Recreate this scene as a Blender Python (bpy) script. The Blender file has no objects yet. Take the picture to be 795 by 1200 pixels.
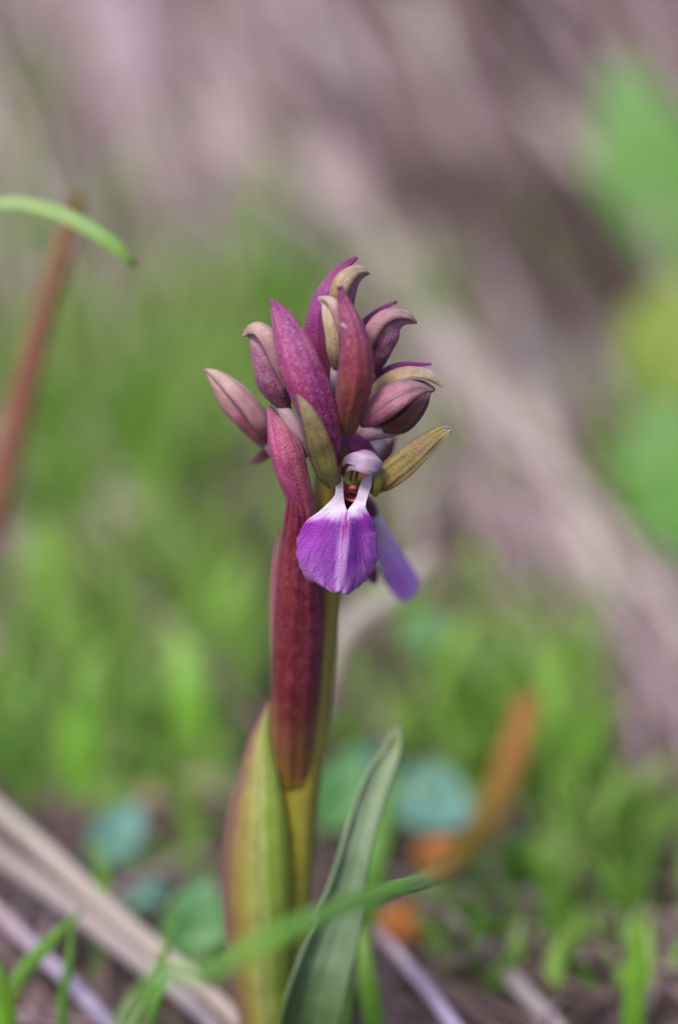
import bpy, math, random
import numpy as np
from mathutils import Vector, Matrix, noise as mnoise

random.seed(11); np.random.seed(11)
SC = bpy.context.scene
COL = SC.collection
MM = 0.001
# ------------------------------------------------------------------ camera
PITCH = math.radians(20.0)
DIST = 400.0                      # mm from lens to the flower along the axis
PX = 0.110                        # mm per photograph pixel at that distance
ZC = 83.0
FW = np.array([0, math.cos(PITCH), -math.sin(PITCH)])
UP = np.array([0, math.sin(PITCH), math.cos(PITCH)])
CAM = np.array([0, 0, ZC]) - FW*DIST
cam = bpy.data.cameras.new('camera'); camo = bpy.data.objects.new('camera', cam); COL.objects.link(camo)
camo.location = CAM*MM
camo.rotation_euler = (math.pi/2-PITCH, 0, 0)
cam.sensor_fit = 'VERTICAL'; cam.sensor_height = 24.0; cam.lens = 24.0/2/(600*PX/DIST)
cam.clip_start = 0.01; cam.clip_end = 500
cam.dof.use_dof = True
cam.dof.aperture_fstop = cam.lens/22.5
cam.dof.aperture_blades = 9
cam.dof.focus_distance = 0.3945
SC.camera = camo
# ------------------------------------------------------------------ sky, sun, exposure
SUN_EL, SUN_AZ = math.radians(54), math.radians(212)      # azimuth from +Y clockwise: left of and behind the camera
w = bpy.data.worlds.new('World'); SC.world = w; w.use_nodes = True
nt = w.node_tree; sky = nt.nodes.new('ShaderNodeTexSky'); sky.sky_type = 'NISHITA'; sky.sun_disc = False
sky.sun_elevation = SUN_EL; sky.sun_rotation = SUN_AZ; sky.air_density = 1.0; sky.dust_density = 3.0; sky.ozone_density = 1.0
nt.links.new(sky.outputs[0], nt.nodes['Background'].inputs[0]); nt.nodes['Background'].inputs[1].default_value = 0.085
sl = bpy.data.lights.new('sun', 'SUN'); so = bpy.data.objects.new('sun', sl); COL.objects.link(so)
sl.energy = 1.5; sl.angle = math.radians(15); sl.color = (1.0, 0.95, 0.88)
sd = Vector((math.sin(SUN_AZ)*math.cos(SUN_EL), math.cos(SUN_AZ)*math.cos(SUN_EL), math.sin(SUN_EL)))
so.rotation_euler = sd.to_track_quat('Z', 'Y').to_euler()
vs = SC.view_settings; vs.view_transform = 'Standard'; vs.look = 'None'; vs.exposure = 1.6; vs.gamma = 1.0; vs.use_curve_mapping = False
SC.render.engine = 'CYCLES'; SC.cycles.use_denoising = True
SC.cycles.max_bounces = 8; SC.cycles.sample_clamp_indirect = 4.0

# ------------------------------------------------------------------ helpers: places
def ray(px, py):
    return FW*DIST + np.array([1, 0, 0])*(px-397.5)*PX + UP*(600-py)*PX
def W(px, py, y):                 # the point of the upright plane at depth y (mm) seen there
    d = ray(px, py); t = (y-CAM[1])/d[1]
    return CAM + d*t
def ground_z(x, y):
    t = (y-60.0)/240.0
    if t <= 0: z = 0.0
    elif t < 1: z = 120.0*(t**3-t**4/2)
    elif y < 2600: z = 60+.5*(y-300)
    else: z = 60+.5*2300+.5*3000*(1-math.exp(-(y-2600)/3000.0))
    r = math.hypot(x, y)
    a = 3.0+min(r, 6000)*.006
    z += a*(mnoise.noise(Vector((x*.012, y*.012, 3.1)))+.45*mnoise.noise(Vector((x*.04, y*.04, 7.7)))) - 1.0
    return z
def G(px, py):
    d = ray(px, py); d = d/d[1]
    lo, hi = -250.0, 900.0
    for _ in range(40):
        m = (lo+hi)/2; p = CAM+d*(m-CAM[1])
        if p[2] > ground_z(p[0], p[1]): lo = m
        else: hi = m
    return CAM+d*(lo-CAM[1])
def V(*a): return np.array(a, float)
def nrm(v):
    n = np.linalg.norm(v); return v/n if n > 1e-12 else v

# ------------------------------------------------------------------ helpers: curves and shells
def spline(P, n):
    P = np.asarray(P, float)
    if P.ndim == 1: P = P[:, None]
    m = len(P)
    Q = np.vstack([2*P[0]-P[1], P, 2*P[-1]-P[-2]])
    out = []
    for k in range(n):
        s = k/(n-1)*(m-1); i = min(int(s), m-2); f = s-i
        p0, p1, p2, p3 = Q[i], Q[i+1], Q[i+2], Q[i+3]
        out.append(.5*((2*p1)+(-p0+p2)*f+(2*p0-5*p1+4*p2-p3)*f*f+(-p0+3*p1-3*p2+p3)*f**3))
    return np.array(out)
def even(P, w, n, extra=None):
    """resample spline points and widths evenly along the length"""
    S = spline(P, 160); ws = np.interp(np.linspace(0, 1, 160), np.linspace(0, 1, len(w)), w)
    ws = spline(w, 160)[:, 0]; ws = np.maximum(ws, 0)
    L = np.concatenate([[0], np.cumsum(np.linalg.norm(np.diff(S, axis=0), axis=1))]); L /= L[-1]
    tt = np.linspace(0, 1, n)
    # a little denser at both ends so tips stay round
    tt = .5-.5*np.cos(np.pi*tt)*.55-.5*.45*(1-2*tt)
    tt = (tt-tt[0])/(tt[-1]-tt[0])
    C = np.stack([np.interp(tt, L, S[:, k]) for k in range(3)], 1)
    par = np.interp(tt, L, np.linspace(0, 1, 160))
    return C, np.interp(tt, L, ws), tt, par

def add_mesh(name, verts, faces, uvs, mat, parent=None, loc=None, smooth=True):
    me = bpy.data.meshes.new(name)
    verts = np.asarray(verts, float)
    base = np.asarray(loc if loc is not None else (0, 0, 0), float)
    me.from_pydata([tuple((v-base)*MM) for v in verts], [], faces)
    if uvs is not None:
        uvl = me.uv_layers.new(name='UVMap')
        arr = np.asarray(uvs, float)
        idx = np.empty(len(me.loops), dtype=np.int32); me.loops.foreach_get('vertex_index', idx)
        uvl.data.foreach_set('uv', arr[idx].ravel())
    if smooth: me.polygons.foreach_set('use_smooth', [True]*len(me.polygons))
    me.materials.append(mat); me.update()
    o = bpy.data.objects.new(name, me); COL.objects.link(o)
    if parent is not None:
        o.parent = parent
        o.location = (0, 0, 0)
        root = parent
        off = Vector((0, 0, 0))
        while root is not None: off += root.location; root = root.parent
        o.location = Vector(base*MM)-off
    else: o.location = base*MM
    return o

def shell_data(pts, hw, facing, A=60, nu=18, nv=40, keel=0.0, ruffle=0.0, rfreq=5, wob=0.0, seed=0, flip=False, skew=0.0, edge=0.0, roll=0.0, ribs=0.0, nr=4):
    """A curved leaf-like sheet: spine pts (mm), half widths (mm), cross-section an arc of half angle A (deg) bulging towards facing."""
    C, wd, tt, par = even(pts, hw, nv)
    T = np.gradient(C, axis=0)
    F = np.asarray(facing, float)
    if F.ndim == 1: F = np.tile(F, (2, 1))
    Fs = np.stack([np.interp(par, np.linspace(0, 1, len(F)), F[:, k]) for k in range(3)], 1)
    Aa = np.atleast_1d(np.asarray(A, float)); 
    if len(Aa) == 1: Aa = np.repeat(Aa, 2)
    As = np.radians(np.interp(par, np.linspace(0, 1, len(Aa)), Aa))
    verts, uvs = [], []
    for j in range(nv):
        t = nrm(T[j]); f = Fs[j]; f = nrm(f-t*np.dot(f, t)); s = np.cross(t, f)
        sg = 1.0 if As[j] >= 0 else -1.0; a = max(abs(As[j]), .02); R = wd[j]/math.sin(a) if a < math.pi/2 else wd[j]
        c0 = math.cos(a) if a < math.pi/2 else 0.0
        for i in range(nu+1):
            u = -1+2*i/nu
            an = u*a
            off = sg*R*(math.cos(an)-c0)
            if ribs: off += ribs*math.cos(u*math.pi*nr+.35*math.sin(tt[j]*9+seed))*min(1, wd[j]/1.5)*(1-u**8)
            lat = R*math.sin(an)
            off += keel*wd[j]*math.exp(-(u/.16)**2)
            off += edge*wd[j]*abs(u)**5
            if roll and u < -.62: rr = (-.62-u)/.38; off += roll*wd[j]*math.sin(rr*2.6)*.8; lat += roll*wd[j]*(1-math.cos(rr*2.4))*.9
            if ruffle: off += ruffle*abs(u)**3*math.sin(rfreq*tt[j]*6.283+seed+(1.3 if u > 0 else 0))*min(1, wd[j])
            if wob:
                q = mnoise.noise(Vector((C[j][0]*.35+seed, C[j][2]*.35, u*1.2+seed*.7)))
                off += wob*q
            verts.append(C[j]+s*(lat+skew*wd[j]*(1-u*u))+f*off); uvs.append((i/nu, tt[j]))
    faces = []
    for j in range(nv-1):
        for i in range(nu):
            q = (j*(nu+1)+i, j*(nu+1)+i+1, (j+1)*(nu+1)+i+1, (j+1)*(nu+1)+i)
            faces.append(q)
    return np.array(verts), faces, uvs
def solid(o, th, off=-1.0):
    m = o.modifiers.new('thickness', 'SOLIDIFY'); m.thickness = th*MM; m.offset = off; m.use_quality_normals = True
def pp(lst): return [W(*p) for p in lst]
def hwmm(hw, pts):
    """half widths in photograph pixels -> mm at each point's own distance"""
    out = []
    for h, p in zip(hw, pts): out.append(h*PX*np.dot(p-CAM, FW)/DIST)
    return out
def shell(name, pts, hw, facing, mat, parent, A=60, th=.35, solidify=True, **k):
    P = pp(pts); h = hwmm(hw, P)
    v, f, uv = shell_data(P, h, facing, A, **k)
    o = add_mesh(name, v, f, uv, mat, parent, loc=P[0])
    if solidify: solid(o, th)
    return o
def tube(name, pts, hw, mat, parent, nu=20, nv=30, flat=1.0, facing=(0, -1, 0), wob=0.0, seed=0, caps=True):
    """closed round body; flat squeezes it along facing"""
    P = pp(pts); h = hwmm(hw, P)
    v, f, uv = tube_data(P, h, nu, nv, flat, facing, wob, seed, caps)
    return add_mesh(name, v, f, uv, mat, parent, loc=P[0])
def tube_data(P, h, nu=20, nv=30, flat=1.0, facing=(0, -1, 0), wob=0.0, seed=0, caps=True):
    C, wd, tt, par = even(P, h, nv); T = np.gradient(C, axis=0); verts, uvs, faces = [], [], []
    for j in range(nv):
        t = nrm(T[j]); f = np.asarray(facing, float); f = nrm(f-t*np.dot(f, t)); s = np.cross(t, f)
        for i in range(nu):
            a = -math.pi+2*math.pi*i/nu
            r = wd[j]
            if wob: r *= 1+wob*mnoise.noise(Vector((math.cos(a)*1.5+seed, math.sin(a)*1.5, tt[j]*5+seed)))
            verts.append(C[j]+s*r*math.sin(a)+f*r*flat*math.cos(a)); uvs.append((i/nu, tt[j]))
    for j in range(nv-1):
        for i in range(nu):
            i2 = (i+1) % nu; faces.append((j*nu+i, j*nu+i2, (j+1)*nu+i2, (j+1)*nu+i))
    if caps: faces.append(tuple(range(nu-1, -1, -1)))
    faces.append(tuple((nv-1)*nu+i for i in range(nu)))
    return np.array(verts), faces, uvs
def tag(o, label=None, cat=None, group=None, kind=None):
    if label: o['label'] = label
    if cat: o['category'] = cat
    if group: o['group'] = group
    if kind: o['kind'] = kind
    return o

# ------------------------------------------------------------------ helpers: materials
SAT = 1.0
def c(h, k=.72):
    h = h.lstrip('#'); v = [int(h[i:i+2], 16)/255 for i in (0, 2, 4)]
    v = [(x/12.92 if x <= .04045 else ((x+.055)/1.055)**2.4)*k for x in v]; m = .3*v[0]+.6*v[1]+.1*v[2]
    return tuple(max(0.004, m+(x-m)*SAT) for x in v)+(1.0,)
class NT:
    def __init__(s, name):
        s.m = bpy.data.materials.new(name); s.m.use_nodes = True; s.t = s.m.node_tree
        s.p = s.t.nodes['Principled BSDF']; s.out = s.t.nodes['Material Output']
    def n(s, kind, **kw):
        nd = s.t.nodes.new(kind)
        for k, v in kw.items(): setattr(nd, k, v)
        return nd
    def l(s, a, b): s.t.links.new(a, b)
    def val(s, x, inp):
        if isinstance(x, (int, float, tuple)): inp.default_value = x
        else: s.l(x, inp)
    def math(s, op, a, b=0.0, clamp=False):
        nd = s.n('ShaderNodeMath', operation=op, use_clamp=clamp); s.val(a, nd.inputs[0]); s.val(b, nd.inputs[1]); return nd.outputs[0]
    def mix(s, f, a, b, mode='MIX'):
        nd = s.n('ShaderNodeMix', data_type='RGBA', blend_type=mode)
        s.val(f, nd.inputs[0]); s.val(a, nd.inputs[6]); s.val(b, nd.inputs[7]); return nd.outputs[2]
    def ramp(s, f, stops, interp='EASE'):
        nd = s.n('ShaderNodeValToRGB'); r = nd.color_ramp; r.interpolation = interp
        while len(r.elements) < len(stops): r.elements.new(.5)
        for e, (p, col) in zip(r.elements, stops): e.position = p; e.color = col
        s.val(f, nd.inputs[0]); return nd.outputs[0]
    def maprange(s, x, a, b, lo=0.0, hi=1.0):
        nd = s.n('ShaderNodeMapRange', interpolation_type='SMOOTHSTEP'); s.val(x, nd.inputs[0])
        for i, v in enumerate((a, b, lo, hi)): nd.inputs[i+1].default_value = v
        return nd.outputs[0]
    def noise(s, vec, scale, detail=3.0, rough=.55):
        nd = s.n('ShaderNodeTexNoise'); nd.inputs['Scale'].default_value = scale; nd.inputs['Detail'].default_value = detail; nd.inputs['Roughness'].default_value = rough
        if vec is not None: s.l(vec, nd.inputs['Vector'])
        return nd.outputs[0]
    def uv(s):
        tc = s.n('ShaderNodeTexCoord'); sp = s.n('ShaderNodeSeparateXYZ'); s.l(tc.outputs['UV'], sp.inputs[0]); s.tc = tc
        return sp.outputs[0], sp.outputs[1]
    def comb(s, x, y, z=0.0):
        nd = s.n('ShaderNodeCombineXYZ'); s.val(x, nd.inputs[0]); s.val(y, nd.inputs[1]); s.val(z, nd.inputs[2]); return nd.outputs[0]
    def bump(s, h, strength, dist, prev=None):
        nd = s.n('ShaderNodeBump'); nd.inputs['Strength'].default_value = strength; nd.inputs['Distance'].default_value = dist
        s.l(h, nd.inputs['Height'])
        if prev is not None: s.l(prev, nd.inputs['Normal'])
        return nd.outputs[0]
    def finish(s, col, rough=.5, normal=None, transl=0.25, spec=.5, tcol=None, sss=0.0):
        s.val(col, s.p.inputs['Base Color']); s.val(rough, s.p.inputs['Roughness']); s.p.inputs['Specular IOR Level'].default_value = spec
        if normal is not None: s.l(normal, s.p.inputs['Normal'])
        if sss:
            s.p.inputs['Subsurface Weight'].default_value = sss; s.p.inputs['Subsurface Radius'].default_value = (1, .6, .5); s.p.inputs['Subsurface Scale'].default_value = .0008
        if transl:
            tr = s.n('ShaderNodeBsdfTranslucent'); s.val(tcol if tcol is not None else col, tr.inputs['Color'])
            mx = s.n('ShaderNodeMixShader'); mx.inputs[0].default_value = transl
            s.l(s.p.outputs[0], mx.inputs[1]); s.l(tr.outputs[0], mx.inputs[2]); s.l(mx.outputs[0], s.out.inputs['Surface'])
        return s.m

def petal_mat(name, stops, edge=None, vein=None, speck=None, mott=None, across=None, rough=.35, cell=.5, transl=.25, spec=.5, streak=.5, sheen=.08, low=None):
    """stops: colours along the length; across: (ramp over the width, amount); edge: (colour, start); vein: (colour, count, amount); speck: (colour, amount); mott: (colour, amount)"""
    s = NT(name); u, v = s.uv(); obj = s.tc.outputs['Object']
    wv = s.math('ADD', v, s.math('MULTIPLY', s.math('SUBTRACT', s.noise(obj, 380.0, 2.0), .5), .22))
    col = s.ramp(wv, stops)
    if across: col = s.mix(across[1], col, s.ramp(s.math('ADD', u, s.math('MULTIPLY', s.math('SUBTRACT', s.noise(obj, 300., 2.), .5), .18)), across[0]))
    if mott: col = s.mix(s.math('MULTIPLY', s.maprange(s.noise(obj, 520.0, 3.0), .42, .68), mott[1]), col, mott[0])
    if low: col = s.mix(s.math('MULTIPLY', s.math('MULTIPLY', s.maprange(wv, low[1], .04), s.maprange(s.math('ABSOLUTE', s.math('SUBTRACT', u, .55)), .12, .34)), .85), col, low[0])
    # long fibres
    fib = s.noise(s.comb(s.math('MULTIPLY', u, 34.0), s.math('MULTIPLY', v, 3.5)), 1.0, 3.0)
    col = s.mix(s.math('MULTIPLY', s.maprange(fib, .35, .7), streak*.5), col, s.mix(1.0, col, (.55, .45, .5, 1), 'MULTIPLY'))
    if vein:
        ph = s.math('ABSOLUTE', s.math('SINE', s.math('ADD', s.math('MULTIPLY', u, vein[1]*math.pi), s.math('MULTIPLY', s.noise(obj, 300., 2.), .8))))
        col = s.mix(s.math('MULTIPLY', s.maprange(ph, .16, .02), vein[2]), col, vein[0])
    if speck:
        vo = s.n('ShaderNodeTexVoronoi'); vo.inputs['Scale'].default_value = 3000.; s.l(obj, vo.inputs['Vector'])
        m = s.math('MULTIPLY', s.maprange(vo.outputs['Distance'], .5, .22), s.maprange(s.noise(obj, 700., 2.), .34, .56))
        col = s.mix(s.math('MULTIPLY', m, speck[1]), col, speck[0])  # pale specks are glints painted in; dark specks are real spots
    e = s.math('ABSOLUTE', s.math('MULTIPLY', s.math('SUBTRACT', u, .5), 2.0))
    if edge: col = s.mix(s.maprange(e, edge[1], 1.0), col, edge[0])  # violet edges on bracts are painted rim highlights; other edges are own colour
    # glistening papillae: fine cells, wrinkled across the length
    vo = s.n('ShaderNodeTexVoronoi'); vo.inputs['Scale'].default_value = 3000.; s.l(obj, vo.inputs['Vector'])
    cells = s.math('SUBTRACT', 1.0, vo.outputs['Distance'])
    wr = s.noise(s.comb(s.math('MULTIPLY', u, 10.0), s.math('MULTIPLY', v, 55.0)), 1.0, 3.0, .65)
    nm = s.bump(fib, .5, .0006)
    nm = s.bump(wr, .5*cell, .0003, nm)
    nm = s.bump(cells, min(1., cell*.6), .00016, nm)
    rr = s.math('ADD', rough-.14, s.math('MULTIPLY', s.noise(obj, 2600., 2.), .22))
    s.p.inputs['Sheen Weight'].default_value = sheen; s.p.inputs['Sheen Roughness'].default_value = .4; s.p.inputs['Sheen Tint'].default_value = (.8, .7, 1.0, 1)
    return s.finish(col, rr, nm, transl, spec)

def blade_mat(name, stops, rough=.45, transl=.35, ridges=16, streak=.35, spec=.4):
    s = NT(name); u, v = s.uv(); obj = s.tc.outputs['Object']
    wv = s.math('ADD', v, s.math('MULTIPLY', s.math('SUBTRACT', s.noise(obj, 120.0, 2.0), .5), .12))
    col = s.ramp(wv, stops)
    fib = s.noise(s.comb(s.math('MULTIPLY', u, float(ridges)), s.math('MULTIPLY', v, 2.0)), 1.0, 3.0)
    col = s.mix(s.math('MULTIPLY', s.maprange(fib, .35, .7), streak), col, s.mix(1.0, col, (.6, .62, .55, 1), 'MULTIPLY'))
    col = s.mix(s.math('MULTIPLY', s.maprange(s.noise(obj, 260., 3.), .5, .75), .35), col, s.mix(1.0, col, (1.25, 1.15, .8, 1), 'MULTIPLY'))
    nm = s.bump(fib, .5, .0004)
    return s.finish(col, rough, nm, transl, spec)

def tint_mat(name, stops, along=None, rough=.65, transl=.2, spec=.25):
    """for the uncountable strands: the tint of each strand is stored with it"""
    s = NT(name); a = s.n('ShaderNodeAttribute', attribute_name='tint'); b = s.n('ShaderNodeAttribute', attribute_name='along')
    col = s.ramp(a.outputs['Fac'], stops, 'LINEAR')
    if along: col = s.mix(s.math('MULTIPLY', s.maprange(b.outputs['Fac'], along[1], 1.0), along[2]), col, along[0])
    tc = s.n('ShaderNodeTexCoord')
    col = s.mix(s.math('MULTIPLY', s.maprange(s.noise(tc.outputs['Object'], 90., 3.), .45, .7), .4), col, s.mix(1., col, (.6, .58, .6, 1), 'MULTIPLY'))
    return s.finish(col, rough, None, transl, spec)
# ------------------------------------------------------------------ ground
def ground_mat():
    s = NT('soil'); tc = s.n('ShaderNodeTexCoord'); o = tc.outputs['Object']
    n1 = s.noise(o, 22., 6., .6); n2 = s.noise(o, 160., 5., .65); n3 = s.noise(o, 900., 3., .6)
    col = s.ramp(n1, [(.3, c('#3c302b')), (.5, c('#5c4d46')), (.7, c('#77675f'))])
    col = s.mix(s.maprange(n2, .45, .7, 0., .7), col, c('#3b2d28'))
    col = s.mix(s.maprange(n3, .55, .75, 0., .6), col, c('#8d7c74'))
    nm = s.bump(n2, .9, .006); nm = s.bump(n3, .7, .0015, nm)
    return s.finish(col, .9, nm, 0, .2)
def axis(far, near, step):
    a = list(np.arange(-near, near+.1, step)); k = near
    while k < far: k *= 1.35; a = [-k]+a+[k]
    return a
xs = axis(60000, 260, 8.0)
ys = [y for y in axis(60000, 520, 8.0)]
gv, gf, guv = [], [], []
for y in ys:
    for x in xs: gv.append((x, y, ground_z(x, y))); guv.append((x, y))
nx = len(xs)
for j in range(len(ys)-1):
    for i in range(nx-1): gf.append((j*nx+i, j*nx+i+1, (j+1)*nx+i+1, (j+1)*nx+i))
g = add_mesh('ground', gv, gf, None, ground_mat()); g['kind'] = 'structure'

# ------------------------------------------------------------------ uncountable strands: dead thatch, background grass
class Strands:
    def __init__(s): s.v = []; s.f = []; s.t = []; s.a = []
    def add(s, P, wd, tint, facing=None, tri=True):
        n = len(P); b = len(s.v); T = np.gradient(P, axis=0)
        for j in range(n):
            t = nrm(T[j]); f = facing if facing is not None else V(0, -.5, 1); f = nrm(f-t*np.dot(f, t)); sd_ = np.cross(t, f)
            w_ = wd[j]
            s.v += [P[j]-sd_*w_, P[j]+f*w_*.5, P[j]+sd_*w_]
            s.t += [tint]*3; s.a += [j/(n-1)]*3
        for j in range(n-1):
            for i in range(2):
                s.f.append((b+j*3+i, b+j*3+i+1, b+(j+1)*3+i+1, b+(j+1)*3+i))
    def build(s, name, mat, label, cat):
        me = bpy.data.meshes.new(name); me.from_pydata([tuple(v*MM) for v in s.v], [], s.f)
        for nme, arr in (('tint', s.t), ('along', s.a)):
            at = me.attributes.new(nme, 'FLOAT', 'POINT'); at.data.foreach_set('value', np.array(arr, np.float32))
        me.polygons.foreach_set('use_smooth', [True]*len(me.polygons)); me.materials.append(mat); me.update()
        o = bpy.data.objects.new(name, me); COL.objects.link(o); tag(o, label, cat, kind='stuff'); return o
R = random.uniform
def lying(x, y, ang, L, lift, bend, n=6):
    """a strand lying on the ground through (x, y); ang is its heading on the ground; it bows up by lift"""
    P = []
    for k in range(n):
        q = (k/(n-1)-.5)*L; a = ang+bend*(k/(n-1)-.5)
        xx = x+math.cos(a)*q; yy = y+math.sin(a)*q
        P.append(V(xx, yy, ground_z(xx, yy)+lift*(1-(2*k/(n-1)-1)**2)+R(.3, 1.2)))
    return np.array(P)
# dead grass: on the bank it lies downhill to the right, in front it lies every way
st = Strands()
def band(x, y): return .75*mnoise.noise(Vector(((x*.914+y*.407)*.03, (x*.407-y*.914)*.004, 1.7)))+.3*mnoise.noise(Vector((x*.012, y*.006, 0)))
for k in range(5200):
    y = R(120, 560) if random.random() < .93 else R(560, 1500); x = R(-1, 1)*(120+.42*y)
    down = -math.radians(66) + random.gauss(0, .22)
    ang = down if y > 150 else random.gauss(down, .9)
    L = R(45, 150); P = lying(x, y, ang, L, R(1, 12)*(1.6 if y > 150 else .6), random.gauss(0, .35))
    if band(x, y) < -.28 and random.random() < .6: continue
    w0 = R(.5, 2.0); st.add(P, [w0*(1-.7*(j/5)**2) for j in range(6)], min(1, max(0, random.gauss(.48, .2)+.95*band(x, y))))
for k in range(330):
    y = R(-25, 110); x = R(-1, 1)*(75+.15*y)
    if -9 < x < 6 and -14 < y < 14: continue
    P = lying(x, y, random.gauss(-math.radians(50), .8), R(20, 70), R(.5, 4), random.gauss(0, .4))
    w0 = R(.3, 1.0); st.add(P, [w0*(1-.6*(j/5)**2) for j in range(6)], min(1, max(0, random.gauss(.28, .25))))
# long dry stems leaning over the bank, light and dark
for k in range(150):
    y = R(240, 440); x = R(-1, 1)*(110+.36*y); a = -math.radians(66)+random.gauss(0, .16)
    P = lying(x, y, a, R(90, 190), R(12, 36), random.gauss(0, .18), 8); w0 = R(.8, 2.1)
    st.add(P, [w0*(1-.4*(j/7)**2) for j in range(8)], random.choice((R(.12, .3), R(.6, .85), R(.7, .92))))
st.build('dead_grass', tint_mat('thatch', [(0, c('#382b2c')), (.3, c('#634f4f')), (.55, c('#856f72')), (.8, c('#a28c94')), (1, c('#c4b2b4'))]),
         'matted pinkish grey dead grass lying down the bank behind the orchid', 'dead grass')
# green grass behind: sown where the photograph shows green
def blade_path(base, h, lean, az, curl, n=7):
    P = []
    for k in range(n):
        t = k/(n-1); r = lean*t**1.5*h+curl*h*t**3
        P.append(base+V(math.cos(az)*r, math.sin(az)*r, h*t*(1-.35*curl*t)))
    return np.array(P)
gs = Strands()
patches = [  # px, py, spread x, spread y, count, height mm
    (90, 640, 120, 70, 150, (25, 50)), (230, 600, 80, 60, 130, (25, 50)), (60, 860, 60, 40, 60, (18, 35)), (250, 800, 55, 40, 80, (18, 36)),
    (150, 800, 60, 40, 60, (18, 34)), (470, 720, 90, 50, 75, (12, 26)), (520, 800, 60, 40, 45, (12, 24)), (650, 900, 24, 30, 55, (14, 30)), (770, 660, 40, 40, 60, (22, 40)),
    (640, 1060, 60, 40, 30, (6, 13)), (300, 470, 50, 50, 60, (30, 50)), (40, 330, 40, 60, 30, (30, 50)), (560, 420, 60, 60, 14, (25, 40)), (760, 1040, 40, 50, 20, (8, 16)), (400, 900, 40, 40, 20, (8, 14)), (580, 930, 50, 30, 50, (8, 18)), (720, 1000, 50, 40, 70, (8, 18)), (600, 1110, 70, 35, 60, (6, 13)), (720, 1110, 50, 40, 50, (6, 14)), (90, 900, 80, 30, 50, (10, 20)), (480, 870, 40, 30, 30, (8, 16)), (150, 930, 90, 30, 60, (8, 18)), (230, 1010, 40, 30, 24, (6, 14)), (500, 640, 40, 40, 40, (16, 30)), (560, 560, 30, 30, 20, (16, 28)), (650, 860, 18, 26, 40, (16, 32)), (15, 150, 20, 60, 12, (22, 38)), (540, 850, 26, 26, 26, (12, 24)), (110, 480, 60, 60, 40, (22, 40)), (700, 500, 40, 40, 14, (20, 34))]
for (px, py, sx, sy, n, hh) in patches:
    for k in range(int(n*.72)):
        b = G(random.gauss(px, sx), random.gauss(py, sy))
        if b[1] < 22: continue
        h = R(*hh); az = R(0, 6.28)
        P = blade_path(b+V(0, 0, -1), h, R(.05, .5), az, R(0, .35)); w0 = R(.8, 1.9)
        gs.add(P, [w0*max(.04, 1-(j/6)**2) for j in range(7)], min(1, max(0, random.gauss(.5, .25))), V(R(-.6, .6), -1, .2))
gs.build('green_grass', tint_mat('soft_grass', [(0, c('#5c9030')), (.35, c('#7cb03c')), (.7, c('#98c058')), (1, c('#b4ca88'))], (c('#a9b06a'), .7, .6), .5, .5, .35),
         'short blurred green grass growing thinly through the dead thatch', 'grass')
# ------------------------------------------------------------------ the orchid
CF = -FW
def face(dx=0., dz=0., dy=0.): return nrm(CF+V(dx, dy, dz))
base = W(331, 1200, 5); base[2] = ground_z(base[0], 5.)
orchid = bpy.data.objects.new('orchid', None); COL.objects.link(orchid); orchid.location = base*MM; orchid.empty_display_size = .01
tag(orchid, 'purple and crimson orchid with closed buds above one open flower, standing in the middle', 'orchid')

SAT = 1.15
CRIM = [(0, c('#8a5a3e')), (.18, c('#8c4448')), (.5, c('#93365e')), (.85, c('#9a3a78')), (1, c('#7d2a60'))]
M_bract = petal_mat('crimson_bract', CRIM, edge=(c('#7a2f86'), .72), mott=(c('#b5607e'), .35), speck=(c('#d58fb4'), .45), cell=.75, streak=.45)
M_bractA = petal_mat('magenta_bract', [(0, c('#7c2c50')), (.3, c('#8c2f58')), (.6, c('#9c3d74')), (.85, c('#a14a90')), (1, c('#8c2f74'))],
                     across=([(0, c('#9a3a6c')), (.45, c('#a8507e')), (.62, c('#7a2c72')), (1, c('#8a2050'))], .45), speck=(c('#e2a5c6'), .5), mott=(c('#b96a88'), .35), cell=.9)  # across paints the lit left half and violet sky sheen on the right
M_bractE = petal_mat('russet_bract', [(0, c('#7d6a2c')), (.1, c('#8e5c44')), (.35, c('#8a464a')), (.6, c('#8c3a58')), (.85, c('#8c3468')), (1, c('#7a2450'))],
                     edge=(c('#8a55b0'), .82), speck=(c('#d49a94'), .3), mott=(c('#a56a50'), .3), cell=.6)
M_bractD = petal_mat('rose_bract', [(0, c('#8d3358')), (.4, c('#a14670')), (.75, c('#b0567f')), (1, c('#a84c7e'))],
                     across=([(0, c('#a33a6c')), (.4, c('#b5557f')), (.75, c('#9a5a58')), (1, c('#b07a84'))], .55), mott=(c('#c987a4'), .35), cell=.7)
M_topbract = petal_mat('violet_bract', [(0, c('#8a5348')), (.3, c('#8f4468')), (.65, c('#93408a')), (1, c('#85286a'))], edge=(c('#8a3a98'), .6), mott=(c('#a5647e'), .35), cell=.6)
M_rim = petal_mat('dark_purple_bract', [(0, c('#6a3040')), (.5, c('#7a2a66')), (1, c('#87307c'))], edge=(c('#96479a'), .7), cell=.4)
SAT = 1.0
M_pink = petal_mat('pink_bud', [(0, c('#b0607c')), (.4, c('#b87088')), (.75, c('#c4939a')), (1, c('#ccaca8'))], vein=(c('#8a4a62'), 3, .3), mott=(c('#8c4a6a'), .45), speck=(c('#d9b3bc'), .18), cell=.4)
M_pinkdark = petal_mat('plum_bud', [(0, c('#824060')), (.35, c('#8f4870')), (.7, c('#aa6890')), (1, c('#cca8b0'))], mott=(c('#c294aa'), .45), speck=(c('#d9b0c0'), .3), edge=(c('#6d3a70'), .75), cell=.65)
M_cream = petal_mat('cream_bud', [(0, c('#a47a66')), (.3, c('#b89a74')), (.6, c('#ccb490')), (.9, c('#dccab0')), (1, c('#e2d6c2'))], mott=(c('#94647a'), .35), vein=(c('#8b6a54'), 3, .25), cell=.55)
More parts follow.
